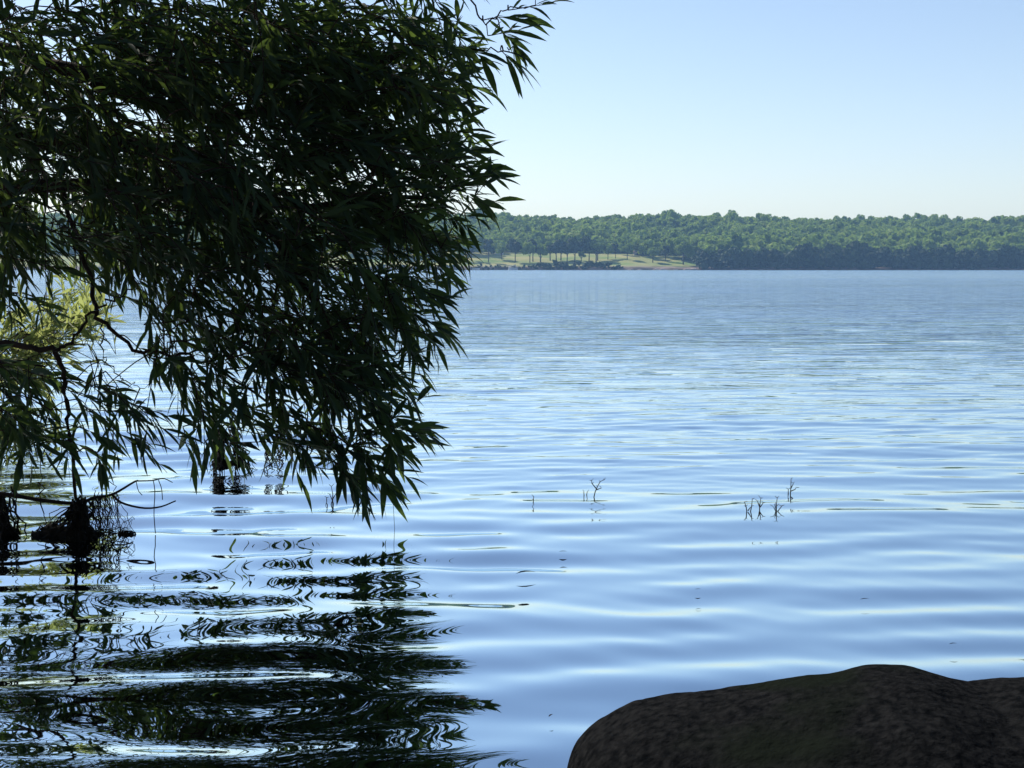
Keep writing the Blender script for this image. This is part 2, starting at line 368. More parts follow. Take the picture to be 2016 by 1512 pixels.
while ya < 1165:
    stp = 6.0 if ya < 1000 else 7.0
    xa = -.5 * ya
    while xa < .5 * ya:
        x = xa + g.uniform(-2.6, 2.6); y = ya + g.uniform(-2.6, 2.6); xa += stp
        px = px_at(x, y); s = y - float(shore_y(x))
        if abs(px - 1008) > 1250: continue
        lim = 70 + 12 * math.sin(x * .05)                 # back edge of the park
        if px > 1375 + .15 * s: lim = 3.5
        elif px > 1230: lim = 70 - 20 * (px - 1230) / 145 + 8 * math.sin(x * .3)
        if px < 860: lim = 55 + 15 * math.sin(x * .04)
        if s < lim: continue
        if lim < 5 and s < 13: continue
        if s < 30: sc_ = .95
        else: sc_ = 1.0
        if 70 < s < 110 and px < 1375: sc_ = .62
        forest(x, y, sc_ * g.choice([.82, .92, 1.0, 1.07, 1.14]) * (1 + .12 * math.sin(x * .035 + y * .02)), 0)
    ya += stp
fo = flush('hillside_wood', M_crown, kind='stuff', label='dense green broadleaf wood covering the low hill across the lake', cat='wood')
# trees over the water on the right, shade partly put into darker foliage colour
for yo in (2.5, 6.5, 11):
    for x in np.arange(103, 460, 4.2):
        xx_ = x + g.uniform(-1.5, 1.5); forest(xx_, float(shore_y(xx_)) + yo + g.uniform(-1, 1), .98 * g.choice([.85, 1, 1.12]) * (.82 if x < 112 else 1), -1.5)
flush('waterside_wood', M_crown2, kind='stuff', label='dark unbroken wood standing at the water line on the right of the far shore', cat='wood')
# low dark scrub on the far bank
for x in np.arange(-230, 66, 1.3):
    px = px_at(x, 803)
    if 1225 < px: continue
    y = float(shore_y(x)) + g.uniform(.3, 3.0)
    forest(x, y, .17 + .03 * math.sin(x * .33) + .14 * float(sstep(1035, 1065, px) * (1 - sstep(1195, 1228, px))) - .05 * float(sstep(1205, 1230, px)), -.6)
flush('bank_scrub', M_crown2, kind='stuff', label='low dark scrub along the edge of the far bank', cat='scrub')
# a few far rocks at the water line
M_pale = mat('pale_rock', (.38, .30, .26), .9, (.52, .43, .38), scale=1.5)
iv, it = ico(2)
for i, (px, wd) in enumerate(((1243, .9), (1259, .7), (1291, .9), (1305, 1.1), (1330, .8), (1352, 1.2), (1364, 1.4))):
    x = (px - 1008) / F * 799; y = float(shore_y(x)) - .2
    mb = MB(); v = iv * np.array([wd * 1.6, wd, wd * .6]); v = v * (1 + .25 * np.sin(iv[:, [1, 2, 0]] * 4 + i)); mb.add(v, T=it)
    o = mb.build('shore_rock', M_pale); o.location = (x, y, .15)
    tag(o, ['pale rock on the far shore, leftmost by the bank scrub end', 'small pale rock on the far shore, second from the left', 'pinkish rock at the far waterline, third from the left', 'wider pale rock at the far waterline, fourth from the left', 'small rock at the far waterline, fifth from the left', 'broad pink rock at the far waterline, sixth from the left', 'largest flat pink rock, at the far waterline beside the dark wood'][i], 'rock', 'rocks along the far shore')
# ------------------------------------------------------------------ houses and boats on the far shore
M_white = mat('white_paint', (.84, .84, .83), .6, (.88, .88, .87), scale=3); M_roof = mat('roof', (.22, .16, .14), .9, (.3, .2, .18), scale=2)
M_glass = mat('dark_window', (.03, .035, .04), .1); M_grey = mat('grey_wall', (.16, .16, .16), .8, (.22, .21, .2), scale=2)
M_alu = mat('boat_aluminium', (.6, .62, .65), .35, (.7, .72, .74), scale=2, metal=.6)
def house(px, py, d, wd, dp, hw, hr, wallm, label, dz=0):
    x = (px - 1008) / F * d; z = float(ground_z(x, d)) + .1
    gz = float(ground_z(x, d))
    e = empty('house', (x, d, gz), label=label, cat='house')
    zb = z
    mb = MB(); mb.box((x, d, (zb + hw + gz - 1) / 2), (wd / 2, dp / 2, (zb + hw - gz + 1) / 2)); mb.build('wall', wallm, e, False)
    mb = MB(); o = .4; a, bq = wd / 2 + o, dp / 2 + o; z0 = zb + hw + .02
    mb.add([(x - a, d - bq, z0), (x + a, d - bq, z0), (x + a, d + bq, z0), (x - a, d + bq, z0), (x - a, d, z0 + hr), (x + a, d, z0 + hr)],
           [(0, 1, 5, 4), (2, 3, 4, 5), (0, 3, 2, 1)], [(0, 4, 3), (1, 2, 5)]); mb.build('roof', M_roof, e, False)
    for k in (-.3, .05, .33):
        mb = MB(); mb.box((x + k * wd, d - dp / 2 - .02, zb + hw * .55), (.5, .05, .6)); mb.build('window', M_glass, e, False)
    mb = MB(); mb.box((x + .2 * wd, d - dp / 2 - .02, zb + 1.0), (.45, .04, 1.0)); mb.build('door', M_roof, e, False)
house(983, 488, 872, 5, 5, 1.8, 1.2, M_white, 'small white house among the trees behind the far lawn')
house(1262, 500, 872, 9, 6, 1.6, 1.0, M_grey, 'long low grey building at the back of the far lawn')
def pontoon(px, py, wd, label, canopy=True):
    p = on_water(px, py); x, y = (px - 1008) / F * 792, 792.0
    e = empty('pontoon_boat' if canopy else 'motorboat', (x, y, 0), label=label, cat='boat'); L = wd / 2
    if canopy:
        for s in (-1, 1):
            mb = MB(); mb.tube([(x - L, y + s * .9, .25), (x + L * .85, y + s * .9, .25), (x + L, y + s * .9, .4)], [.32, .32, .08], 8); mb.build('pontoon', M_alu, e)
        mb = MB(); mb.box((x, y, .66), (L * .95, 1.2, .07)); mb.build('deck', M_white, e, False)
        mb = MB()
        for s in (-1, 1):
            mb.box((x, y + s * 1.12, 1.02), (L * .9, .03, .27))
        mb.box((x - L * .9, y, 1.02), (.03, 1.0, .27)); mb.build('side_panel', M_white, e, False)
        mb = MB(); mb.tube([(x - L * .95, y, 1.5), (x - L * .6, y, 2.1), (x, y, 2.3), (x + L * .6, y, 2.2), (x + L * .9, y, 1.9)], .12, 6)
        for q in (-.6, 0, .6):
            for s in (-1, 1): mb.tube([(x + q * L, y + s * 1.0, .8), (x + q * L, y + s * 1.0, 2.12)], .05, 5)
        mb.build('canopy_frame', M_white, e)
        mb = MB(); mb.add([(x - L * .6, y - 1.1, 2.12), (x + L * .6, y - 1.1, 2.15), (x + L * .6, y + 1.1, 2.15), (x - L * .6, y + 1.1, 2.12), (x, y - 1.1, 2.32), (x, y + 1.1, 2.32)], [(0, 4, 5, 3), (4, 1, 2, 5)]); mb.build('canopy', M_white, e)
        mb = MB(); mb.box((x - L * 1.05, y, .7), (.22, .2, .4)); mb.build('outboard_motor', M_glass, e, False)
    else:
        V = []; n = 9
        for k in range(n):
            u = k / (n - 1); ww = .95 * math.sin(math.pi * (.25 + .75 * (1 - u)) * .62) * (1 - u ** 4) + .03
            X = x - L + u * 2 * L; top = .75 + .3 * u
            V += [(X, y - ww, top), (X, y - ww * .7, .1), (X, y, -.15), (X, y + ww * .7, .1), (X, y + ww, top)]
        Q = [(k * 5 + j, k * 5 + j + 1, (k + 1) * 5 + j + 1, (k + 1) * 5 + j) for k in range(n - 1) for j in range(4)]
        Q += [(k * 5 + 4, k * 5, (k + 1) * 5, (k + 1) * 5 + 4) for k in range(n - 1)]
        mb = MB(); mb.add(V, Q); mb.build('hull', M_white, e, False)
        mb = MB(); mb.box((x + .2, y, 1.25), (.05, .6, .3)); mb.build('windshield', M_glass, e, False)
        mb = MB(); mb.box((x - L - .1, y, .6), (.2, .2, .45)); mb.build('outboard_motor', M_glass, e, False)
pontoon(1010, 530, 5.4, 'pale pontoon boat with canopy moored by the far bank scrub')
pontoon(937, 530, 4.2, 'small white motorboat by the far shore at the willow edge', False)

# ------------------------------------------------------------------ willow
TMP_S = np.array([0, .10, .28, .5, .72, .88, 1.0])
TMP_W = np.array([.02, .32, .85, 1.0, .72, .33, .0])
class Leaves:
    def __init__(s): s.rows = []
    def add(s, p, dirv, L, wd, droop, roll): s.rows.append((*p, *dirv, L, wd, droop, roll))
    def mesh(s, name):
        A = np.array(s.rows); n = len(A)
        p = A[:, 0:3]; dv = A[:, 3:6]; dv /= np.linalg.norm(dv, axis=1)[:, None] + 1e-9
        L, wd, dr, ro = A[:, 6], A[:, 7], A[:, 8], A[:, 9]
        up = np.tile(np.array([0, 0, 1.]), (n, 1)); side = np.cross(dv, up); sl = np.linalg.norm(side, axis=1)[:, None]
        side = np.where(sl < .05, np.array([1., 0, 0]), side / (sl + 1e-9)); nor = np.cross(side, dv)
        c, q = np.cos(ro)[:, None], np.sin(ro)[:, None]; side2 = side * c + nor * q; nor2 = nor * c - side * q
        K = len(TMP_S)
        S = TMP_S[None, :, None] * L[:, None, None]
        mid = p[:, None, :] + dv[:, None, :] * S
        mid[:, :, 2] -= dr[:, None] * (TMP_S[None, :] ** 2) * L[:, None]
        mid += nor2[:, None, :] * (np.sin(TMP_S * 3.1)[None, :, None] * L[:, None, None] * .03)
        Wd = TMP_W[None, :, None] * wd[:, None, None]
        l = mid + side2[:, None, :] * Wd + nor2[:, None, :] * Wd * .35
        r = mid - side2[:, None, :] * Wd + nor2[:, None, :] * Wd * .35
        V = np.stack([l, mid, r], 2).reshape(n, K * 3, 3)
        Q = []
        for k in range(K - 1):
            for j in range(2): Q.append((k * 3 + j, k * 3 + j + 1, k * 3 + 3 + j + 1, k * 3 + 3 + j))
        Q = (np.array(Q)[None] + (np.arange(n) * K * 3)[:, None, None]).reshape(-1, 4)
        return np_mesh(name, V.reshape(-1, 3), [Q])
def spray(L, mb, base, dirv, length, nleaf, lsz, rad=.0022, droop=.35, spread=42, g=rng):
    """a leafy twig: curved stem with alternate lance-shaped leaves and a tuft at its tip"""
    dirv = Vector(dirv).normalized(); pts = []; p = Vector(base); dd = dirv.copy(); n = 7
    for k in range(n):
        pts.append(p.copy()); dd = (dd + Vector((g.normal(0, .07), g.normal(0, .07), g.normal(0, .05) - droop * .12))).normalized(); p = p + dd * (length / (n - 1))
    mb.tube(pts, np.linspace(rad, rad * .4, n), 4)
    for k in range(nleaf):
        u = .12 + .88 * (k + g.uniform(-.3, .3)) / nleaf; u = min(max(u, .05), .995)
        f = u * (n - 1); i = min(int(f), n - 2); q = pts[i].lerp(pts[i + 1], f - i); tg = (pts[i + 1] - pts[i]).normalized()
        ax = Vector(g.normal(size=3)).normalized(); sd_ = tg.cross(ax)
        if sd_.length < .1: continue
        sd_.normalize(); sp = R(g.normal(spread, 10) * (1 - .45 * u))
        ld = tg * math.cos(sp) + sd_ * math.sin(sp); ld.z -= .25 * droop
        s = lsz * g.uniform(.52, 1.22) * (1 - .25 * (u > .93))
        L.add(q, ld, s, s * g.uniform(.070, .10), g.uniform(.0, .42) * (.4 + droop), g.normal(0, 1.0))
# crown regions: centre px, py, radii, depth, depth spread, sprays, direction in the picture (deg, 0 = right, -90 = down), leaf size
CROWN = [
 # cx, cy, rx, ry, depth, dd, n, ang, leaf
 (60, 150, 160, 150, 6.0, .8, 75, -40, .13), (90, 360, 170, 130, 6.0, .8, 110, -50, .13), (300, 60, 170, 110, 6.0, .8, 85, -30, .13),
 (290, 250, 170, 130, 5.9, .7, 85, -35, .13), (330, 420, 180, 110, 5.8, .7, 105, -50, .13), (520, 80, 150, 120, 5.9, .7, 88, -25, .13),
 (520, 250, 160, 130, 5.8, .6, 100, -30, .13), (560, 430, 170, 120, 5.7, .6, 100, -35, .13), (720, 60, 120, 90, 5.8, .5, 42, -25, .125),
 (730, 200, 120, 100, 5.8, .5, 66, -20, .13), (760, 330, 110, 100, 5.7, .5, 60, -15, .13), (740, 470, 110, 90, 5.7, .5, 50, -25, .13),
 (600, 590, 150, 90, 5.6, .5, 52, -45, .13), (745, 585, 75, 70, 5.6, .4, 30, -35, .13), (430, 560, 130, 90, 5.6, .5, 30, -60, .13),
 (60, 480, 120, 40, 5.9, .5, 34, -60, .12), (250, 520, 90, 60, 5.8, .5, 22, -70, .12), (340, 610, 70, 80, 5.6, .4, 15, -75, .13),
 (620, 690, 110, 70, 5.5, .4, 32, -55, .13), (500, 680, 90, 70, 5.5, .4, 18, -65, .13), (700, 720, 70, 60, 5.5, .3, 26, -45, .13),
 (640, 800, 90, 60, 5.5, .3, 24, -50, .13), (740, 830, 50, 40, 5.5, .25, 12, -20, .135), (700, 900, 50, 35, 5.5, .2, 11, -50, .135),
 (540, 850, 60, 40, 5.5, .3, 12, -60, .13), (440, 820, 60, 50, 5.5, .3, 11, -75, .13), (370, 750, 60, 60, 5.5, .3, 11, -70, .125),
 (230, 830, 70, 45, 5.4, .3, 13, -55, .13), (190, 760, 50, 40, 5.4, .3, 7, -40, .12), (40, 800, 60, 60, 5.4, .3, 16, -55, .135), (110, 860, 45, 40, 5.4, .2, 6, -80, .13),
 (10, 560, 40, 40, 5.7, .4, 4, -60, .12), (400, 660, 60, 60, 5.5, .3, 8, -75, .13),
 (0, 730, 60, 30, 5.4, .3, 8, -30, .13),
 # edges
 (850, 60, 60, 50, 5.7, .4, 16, -35, .125), (860, 170, 40, 50, 5.7, .4, 14, -10, .125), (860, 290, 40, 50, 5.7, .4, 14, -5, .12),
 (880, 380, 45, 40, 5.7, .3, 13, 5, .125), (840, 465, 40, 40, 5.7, .3, 12, -20, .125), (795, 565, 50, 40, 5.6, .3, 12, -30, .125), (800, 640, 40, 35, 5.6, .3, 10, -45, .125),
 # out of frame: the crown goes on upwards and to the left
 (-250, 100, 220, 300, 6.3, 1.0, 110, -60, .14), (-250, 560, 200, 220, 6.2, .9, 36, -70, .14), (100, -220, 250, 180, 6.1, 1.0, 110, -30, .14),
 (500, -220, 240, 170, 6.0, 1.0, 100, -20, .14), (820, -170, 170, 130, 5.9, .8, 50, -15, .14), (300, -600, 500, 260, 6.5, 1.4, 150, -20, .15),
 (-500, -400, 300, 400, 6.8, 1.4, 100, -50, .15)]
root = empty('willow_tree', tuple(P(-1050, 528, 6.6).xy) + (-1.0,), label='large dark willow leaning over the water, its leafy crown filling the left half', cat='tree')
trunk_pts = [P(-1050, 528, 6.6) * 1, P(-1000, 300, 6.6), P(-900, 0, 6.7), P(-800, -350, 6.7), P(-650, -750, 6.6)]
trunk_pts[0].z = -1.0
mb = MB(); tp = curve(trunk_pts, 22); mb.tube(tp, np.linspace(.30, .11, 22), 14); mb.build('trunk', M_bark, root)
nodes = [];
def limb(pts, r0, r1, n=26, name='limb', k=8):
    c = curve(pts, n); c = [p + Vector((rng.normal(0, .008), rng.normal(0, .008), rng.normal(0, .008))) if 0 < i < n - 1 else p for i, p in enumerate(c)]
    mb = MB(); mb.tube(c, np.linspace(r0, r1, n), k); o = mb.build(name, M_bark, root)
    nodes.extend([(p, r0 + (r1 - r0) * i / n) for i, p in enumerate(c)]); return o
limb([tp[9], P(-500, 30, 6.5), P(-150, 70, 6.2), P(110, 125, 6.0), P(280, 195, 5.9), P(430, 230, 5.8), P(600, 200, 5.8), P(760, 120, 5.8), P(880, 60, 5.7)], .045, .006)
limb([tp[6], P(-500, 330, 6.5), P(-150, 380, 6.2), P(120, 360, 6.0), P(350, 390, 5.8), P(560, 400, 5.7), P(740, 400, 5.7), P(860, 380, 5.7)], .045, .006)
limb([tp[7], P(-450, 200, 6.5), P(-100, 260, 6.2), P(200, 280, 6.0), P(430, 330, 5.8), P(560, 500, 5.7), P(640, 640, 5.6), P(700, 740, 5.5)], .06, .007)
limb([P(120, 360, 6.0), P(160, 480, 5.8), P(185, 590, 5.6), P(205, 632, 5.55), P(270, 690, 5.5), P(335, 698, 5.5), P(410, 715, 5.5), P(520, 790, 5.5), P(600, 830, 5.5), P(690, 880, 5.5)], .010, .003, 40)
limb([tp[3], P(-550, 560, 6.2), P(-250, 640, 5.7), P(0, 675, 5.5), P(105, 692, 5.45), P(128, 745, 5.45), P(134, 840, 5.45), P(148, 940, 5.45), P(160, 1000, 5.45)], .015, .006, 40)
limb([P(105, 692, 5.45), P(150, 668, 5.45), P(176, 618, 5.5), P(205, 600, 5.5), P(260, 570, 5.6)], .007, .003)
limb([tp[2], P(-550, 640, 6.0), P(-200, 700, 5.6), P(0, 712, 5.4), P(90, 722, 5.4)], .012, .003)
limb([P(200, 630, 5.55), P(205, 690, 5.5), P(225, 735, 5.5), P(250, 752, 5.5), P(285, 765, 5.5)], .0032, .0015, name='shoot', k=5)
limb([tp[13], P(-450, -300, 6.5), P(-50, -200, 6.2), P(350, -120, 6.0), P(650, -80, 5.9), P(900, -60, 5.8), P(1000, -20, 5.75)], .07, .006)
limb([tp[17], P(-300, -600, 6.6), P(100, -560, 6.4), P(500, -420, 6.2), P(780, -260, 6.0)], .06, .01)
limb([P(760, 120, 5.8), P(880, 110, 5.75), P(930, 98, 5.7), P(985, 100, 5.7), P(1020, 95, 5.7)], .005, .002, k=5)
limb([P(900, -60, 5.8), P(950, 40, 5.7), P(985, 25, 5.7), P(1040, 8, 5.7), P(1080, -8, 5.7)], .004, .0015, k=5)
NV = np.array([tuple(p) for p, r in nodes]); NR = np.array([r for p, r in nodes])
L = Leaves(); tw = MB()
jobs = []
for (cx, cy, rx, ry, dep, dd, n, ang, ls) in CROWN:
    for _ in range(int(n * 1.22 * (1.5 if cx < 420 and cy < 320 else 1.1 if cy < 330 else .9))):
        a = rng.uniform(0, 6.28); q = math.sqrt(rng.uniform(0, 1))
        px, py = cx + rx * q * math.cos(a), cy + ry * q * math.sin(a)
        if math.hypot((px - 110) / 75, (py - 30) / 34) < 1 and rng.uniform() < .85: continue
        if math.hypot((px - 190) / 90, (py - 190) / 110) < 1 and rng.uniform() < .40: continue
        if math.hypot((px - 760) / 50, (py - 60) / 45) < 1 and rng.uniform() < .5: continue
        dp = dep + rng.uniform(-dd, dd)
        nv_ = noise.noise(P(px, py, dp) * 3.6)
        if nv_ < (-.02 if py > 430 else -.16) and rng.uniform() < (.45 if px > 560 and py < 700 else .75): continue
        aa = R(ang + 12 + rng.normal(0, 34))
        jobs.append((P(px, py, dp), Vector((math.cos(aa), rng.normal(0, .45), math.sin(aa))), ls))
jobs.sort(key=lambda j: (j[0] - tp[6]).length)
for p, dv, ls in jobs:
    ln = rng.uniform(.26, .44); dv.normalize(); base = p - dv * ln * .55
    dist = np.linalg.norm(NV - np.array(tuple(base)), axis=1); i = int(np.argmin(dist)); q = Vector(NV[i]); dl = dist[i]
    if dl > .05:
        m1 = q.lerp(base, .5) + Vector((0, 0, .12 * dl)) + Vector(rng.normal(0, .04 * dl, 3)); c = curve([q, m1, base], 7)
        r0 = min(NR[i] * .7, .0022 + .006 * dl); tw.tube(c, np.linspace(r0, .0024, 7), 4)
        add = c[2:]; NV = np.vstack([NV, [tuple(v) for v in add]]); NR = np.concatenate([NR, np.linspace(r0, .0026, len(add))])
    spray(L, tw, base, dv, ln, int(rng.integers(9, 14)), ls * .85, droop=.22)
# the twigs that make the outline on the right, placed one by one: base, tip, leaves
for (bx, by, tx, ty, d_, nl, ls) in [(950, 40, 1040, 10, 5.7, 9, .12), (1000, 20, 1088, 2, 5.7, 8, .10), (985, 60, 1030, 95, 5.7, 11, .12), (930, 98, 965, 125, 5.7, 5, .15), (985, 98, 1010, 120, 5.7, 9, .135),
        (960, 70, 1020, 60, 5.7, 9, .12), (900, 100, 935, 85, 5.7, 7, .09), (880, 150, 920, 175, 5.7, 8, .1), (870, 220, 925, 190, 5.7, 8, .11), (880, 260, 930, 250, 5.7, 7, .11), (890, 300, 960, 285, 5.7, 9, .12),
        (900, 330, 965, 320, 5.7, 8, .12), (910, 350, 985, 345, 5.7, 10, .12), (890, 380, 960, 385, 5.7, 9, .12), (875, 430, 930, 440, 5.7, 9, .13), (855, 470, 900, 510, 5.7, 8, .12), (830, 515, 885, 530, 5.65, 8, .13),
        (815, 560, 880, 590, 5.6, 9, .12), (820, 620, 890, 650, 5.6, 9, .12), (780, 690, 840, 690, 5.6, 8, .11), (760, 730, 800, 760, 5.5, 8, .11), (760, 820, 830, 830, 5.5, 12, .14), (755, 850, 825, 855, 5.5, 10, .14),
        (740, 880, 810, 890, 5.5, 9, .13), (700, 900, 770, 950, 5.5, 12, .14), (690, 860, 730, 930, 5.5, 10, .14), (650, 900, 700, 950, 5.5, 5, .13), (590, 870, 605, 910, 5.5, 8, .12), (430, 850, 400, 880, 5.5, 5, .12),
        (360, 840, 370, 880, 5.5, 4, .16), (250, 850, 290, 880, 5.4, 8, .12), (190, 890, 200, 920, 5.4, 7, .12), (60, 880, 30, 900, 5.4, 6, .13)]:
    A, B = P(bx, by, d_), P(tx, ty, d_ + rng.uniform(-.1, .1)); spray(L, tw, A, B - A, (B - A).length, nl, ls, droop=.35, spread=36)
    dist = np.linalg.norm(NV - np.array(tuple(A)), axis=1); q = Vector(NV[int(np.argmin(dist))]); c = curve([q, q.lerp(A, .5) + Vector((0, 0, .02)), A], 6); tw.tube(c, np.linspace(.003, .0022, 6), 4)
# unseen sprays added to the crown over the bank, to shade the camera side
for _ in range(620):
    p = Vector((rng.uniform(-6.5, 3.2), rng.uniform(-4.5, 4.2), rng.uniform(3.1, 5.8)))
    if p.y > 1.5 and p.z < 2.4 + .35 * p.y + .0 * p.x: p.z = 2.4 + .35 * p.y + rng.uniform(.2, 1.6)
    if p.x > 1.2 and p.y > 2.5: continue
    spray(L, tw, p, Vector((rng.normal(0, 1), rng.normal(0, 1), -.5)), .6, 14, .24, rad=.004)
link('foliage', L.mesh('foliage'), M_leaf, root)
tw.build('twigs', M_bark, root)
for _ in range(420):          # shade sprays added over the boulder against the sun; not in the built mesh
    p = Vector((rng.uniform(-5.0, .6), rng.uniform(1.8, 6.0), rng.uniform(3.2, 5.2)))
    if p.x > -1 and p.y > 4.6: continue
    spray(L, tw, p, Vector((rng.normal(0, 1), rng.normal(0, 1), -.3)), .6, 14, .24, rad=.004)
for _ in range(800):  # more sprays aimed to block the sun, likewise left unbuilt
    q = Vector((rng.uniform(-.5, 2.3), rng.uniform(1.2, 3.2), .3)) + sdir * rng.uniform(3.6, 6.2)
    spray(L, tw, q, Vector((rng.normal(0, 1), rng.normal(0, 1), -.3)), .6, 14, .24, rad=.004)
for pts, r in (([tp[20], Vector((-3.5, 4.5, 4.6)), Vector((-2.5, 2, 5)), Vector((-1, -1, 4.8)), Vector((1, -3, 4.4))], .09), ([tp[16], Vector((-4.5, 4, 3.9)), Vector((-4.6, 1, 4.2)), Vector((-4.4, -3, 4.0))], .08)):
    c = curve(pts, 24); mb = MB(); mb.tube(c, np.linspace(r, .015, 24), 8); mb.build('limb', M_bark, root)
print('leaves', len(L.rows))

# ------------------------------------------------------------------ sunlit young willow farther out
r2 = empty('young_willow', tuple(P(-140, 700, 8.6).xy) + (-.4,), label='smaller sunlit yellow-green willow behind the dark one at the left edge', cat='tree')
L = Leaves(); tw = MB(); base = P(-140, 700, 8.6); base.z = -.5
stem = curve([base, P(-130, 760, 8.6), P(-110, 640, 8.6), P(-120, 480, 8.7)], 14); mb = MB(); mb.tube(stem, np.linspace(.05, .015, 14), 8); mb.build('trunk', M_bark, r2)
st = [(60, 640, 110, 60, 60, 60), (140, 600, 60, 50, 55, 24), (190, 630, 30, 25, 30, 8), (30, 720, 60, 40, 20, 26), (100, 700, 50, 30, 10, 14), (90, 860, 35, 25, -30, 9), (20, 830, 50, 35, -20, 12), (-120, 600, 120, 120, 60, 50), (85, 750, 30, 20, -40, 6)]
N2 = list(stem)
for cx, cy, rx, ry, ang, n in st:
    c = curve([stem[5], P((cx - 120) / 2, cy - 20, 8.6), P(cx, cy + 20, 8.6)], 12); tw.tube(c, np.linspace(.010, .003, 12), 5); N2 += c
    for _ in range(int(n * .9)):
        a = rng.uniform(0, 6.28); q = math.sqrt(rng.uniform(0, 1)); p = P(cx + rx * q * math.cos(a), cy + ry * q * math.sin(a), 8.6 + rng.uniform(-.4, .4))
        aa = R(ang + rng.normal(0, 30)); dv = Vector((math.cos(aa), rng.normal(0, .3), math.sin(aa))).normalized(); bs = p - dv * .18
        q = min(N2, key=lambda v: (v - bs).length); tw.tube(curve([q, q.lerp(bs, .5) + Vector((0, 0, .02)), bs], 5), np.linspace(.004, .002, 5), 4)
        spray(L, tw, bs, dv, rng.uniform(.2, .34), 12, .11, rad=.002, droop=.2, spread=34)
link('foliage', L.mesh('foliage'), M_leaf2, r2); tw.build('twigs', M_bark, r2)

# ------------------------------------------------------------------ unseen trees added behind the camera to keep the near shore in the shade
for i, (x, y, s_) in enumerate(((-9, -3, 1.0), (-5, -7, 1.1), (0, -6, 1.0), (5, -7, 1.15), (9, -4, 1.0), (2, -12, 1.3), (-10, -11, 1.3), (11, -11, 1.3), (-13, 2, 1.0), (12.5, 1, .9))):
    put_tree('shade_tree', (PS[0], PS[1]), x, y, (s_, s_, s_), i * 1.3, label='unseen leafy tree added behind the viewer to shade the shore', cat='tree', group='unseen trees added on the near bank for shade')

# ------------------------------------------------------------------ root tangles, dead branch, thread
def strand(mb, a, b, r=.002, sag=.04, wob=.012, n=9):
    c = [a.lerp(b, k / (n - 1)) + Vector((rng.normal(0, wob), rng.normal(0, wob), rng.normal(0, wob * .5) - sag * math.sin(math.pi * k / (n - 1)))) for k in range(n)]
    c[0] = a; c[-1] = b; mb.tube(c, np.linspace(r, r * .6, n), 4)
def lump(mb, c, s, seed=0):
    V, T = ico(3); q = np.array([1 + .35 * noise.noise(Vector(v) * 2.2 + Vector((seed, 0, 0))) + .2 * noise.noise(Vector(v) * 6 + Vector((seed, 3, 0))) for v in V])
    mb.add(V * q[:, None] * np.array(s) + np.array(tuple(c)), T=T)
def tangle(label, d_, top, blobs, strands, group='dark root tangles hanging into the water'):
    bx, by = blobs[0][0], blobs[0][1]; b0 = P(bx, by, d_)
    e = empty('root_tangle', (b0.x, b0.y, 0), label=label, cat='root tangle', group=group)
    mb = MB()
    for i, (px, py, rx, ry) in enumerate(blobs):
        k = d_ / F; lump(mb, P(px, py, d_), (rx * k * .8, min(rx, ry) * k * .8, ry * k * .8), i * 7 + px)
        for _ in range(46):
            aa = rng.uniform(0, 6.28); q = Vector((math.cos(aa) * rx * k * rng.uniform(.3, 1.15), rng.normal(0, .4) * ry * k, math.sin(aa) * ry * k * rng.uniform(.3, 1.2)))
            c0 = P(px, py, d_) + q * .5; mb.tube([c0, c0.lerp(P(px, py, d_) + q, .6) + Vector((0, 0, .01)), P(px, py, d_) + q + Vector((0, 0, -.012))], [.004, .003, .001], 4)
    mb.build('root_clump', M_dead, e)
    mb = MB()
    for (x0, y0, x1, y1, n, jx, r) in strands:
        for _ in range(n):
            a = P(x0 + rng.normal(0, jx * .6), y0 + rng.normal(0, 4), d_ + rng.normal(0, .05)); b_ = P(x1 + rng.normal(0, jx), y1 + rng.normal(0, 7), d_ + rng.normal(0, .07))
            strand(mb, a, b_, r * rng.uniform(.6, 1.3), sag=rng.normal(0, .012), wob=.009)
    mb.build('hanging_roots', M_dead, e)
tangle('large black root tangle hanging below the dead branch', 5.45, (160, 1000),
       [(150, 1052, 46, 24), (105, 1046, 34, 17), (160, 1020, 20, 34), (190, 1062, 20, 16), (80, 1053, 22, 6)],
       [(158, 985, 130, 1062, 22, 14, .004), (160, 985, 175, 1066, 24, 12, .004), (190, 975, 198, 1064, 18, 8, .002), (208, 975, 222, 1064, 14, 10, .0018), (225, 978, 245, 1066, 9, 8, .0016), (150, 1000, 75, 1056, 8, 8, .003)])
tangle('narrow black root tangle cut by the left edge of the picture', 5.5, (5, 990), [(15, 1048, 26, 12), (-25, 1046, 40, 22), (2, 1030, 14, 26)],
       [(-5, 975, 20, 1054, 20, 12, .004), (25, 960, 32, 1054, 4, 4, .003), (-40, 970, -30, 1054, 20, 20, .004)])
tangle('dark root tangle under the middle of the willow, farther out', 7.2, (440, 860), [(438, 915, 24, 14), (432, 890, 14, 26), (430, 868, 15, 24), (470, 912, 16, 12)],
       [(435, 850, 430, 930, 18, 8, .004), (455, 850, 472, 930, 20, 12, .004), (480, 880, 495, 930, 8, 6, .003), (530, 890, 535, 928, 9, 8, .003), (552, 885, 553, 928, 9, 7, .003)])
tangle('low flat tuft of reddish roots floating right of the large tangle', 5.45, (240, 1040), [(250, 1053, 18, 5)], [(236, 1050, 262, 1024, 3, 3, .002), (200, 1052, 262, 1056, 8, 3, .002), (215, 1060, 255, 1048, 6, 4, .0015)])
a = P(0, 970, 5.45)
db = empty('dead_branch', tuple(P(160, 990, 5.45)), label='bare dead branch lying level above the water across the hanging limb', cat='branch')
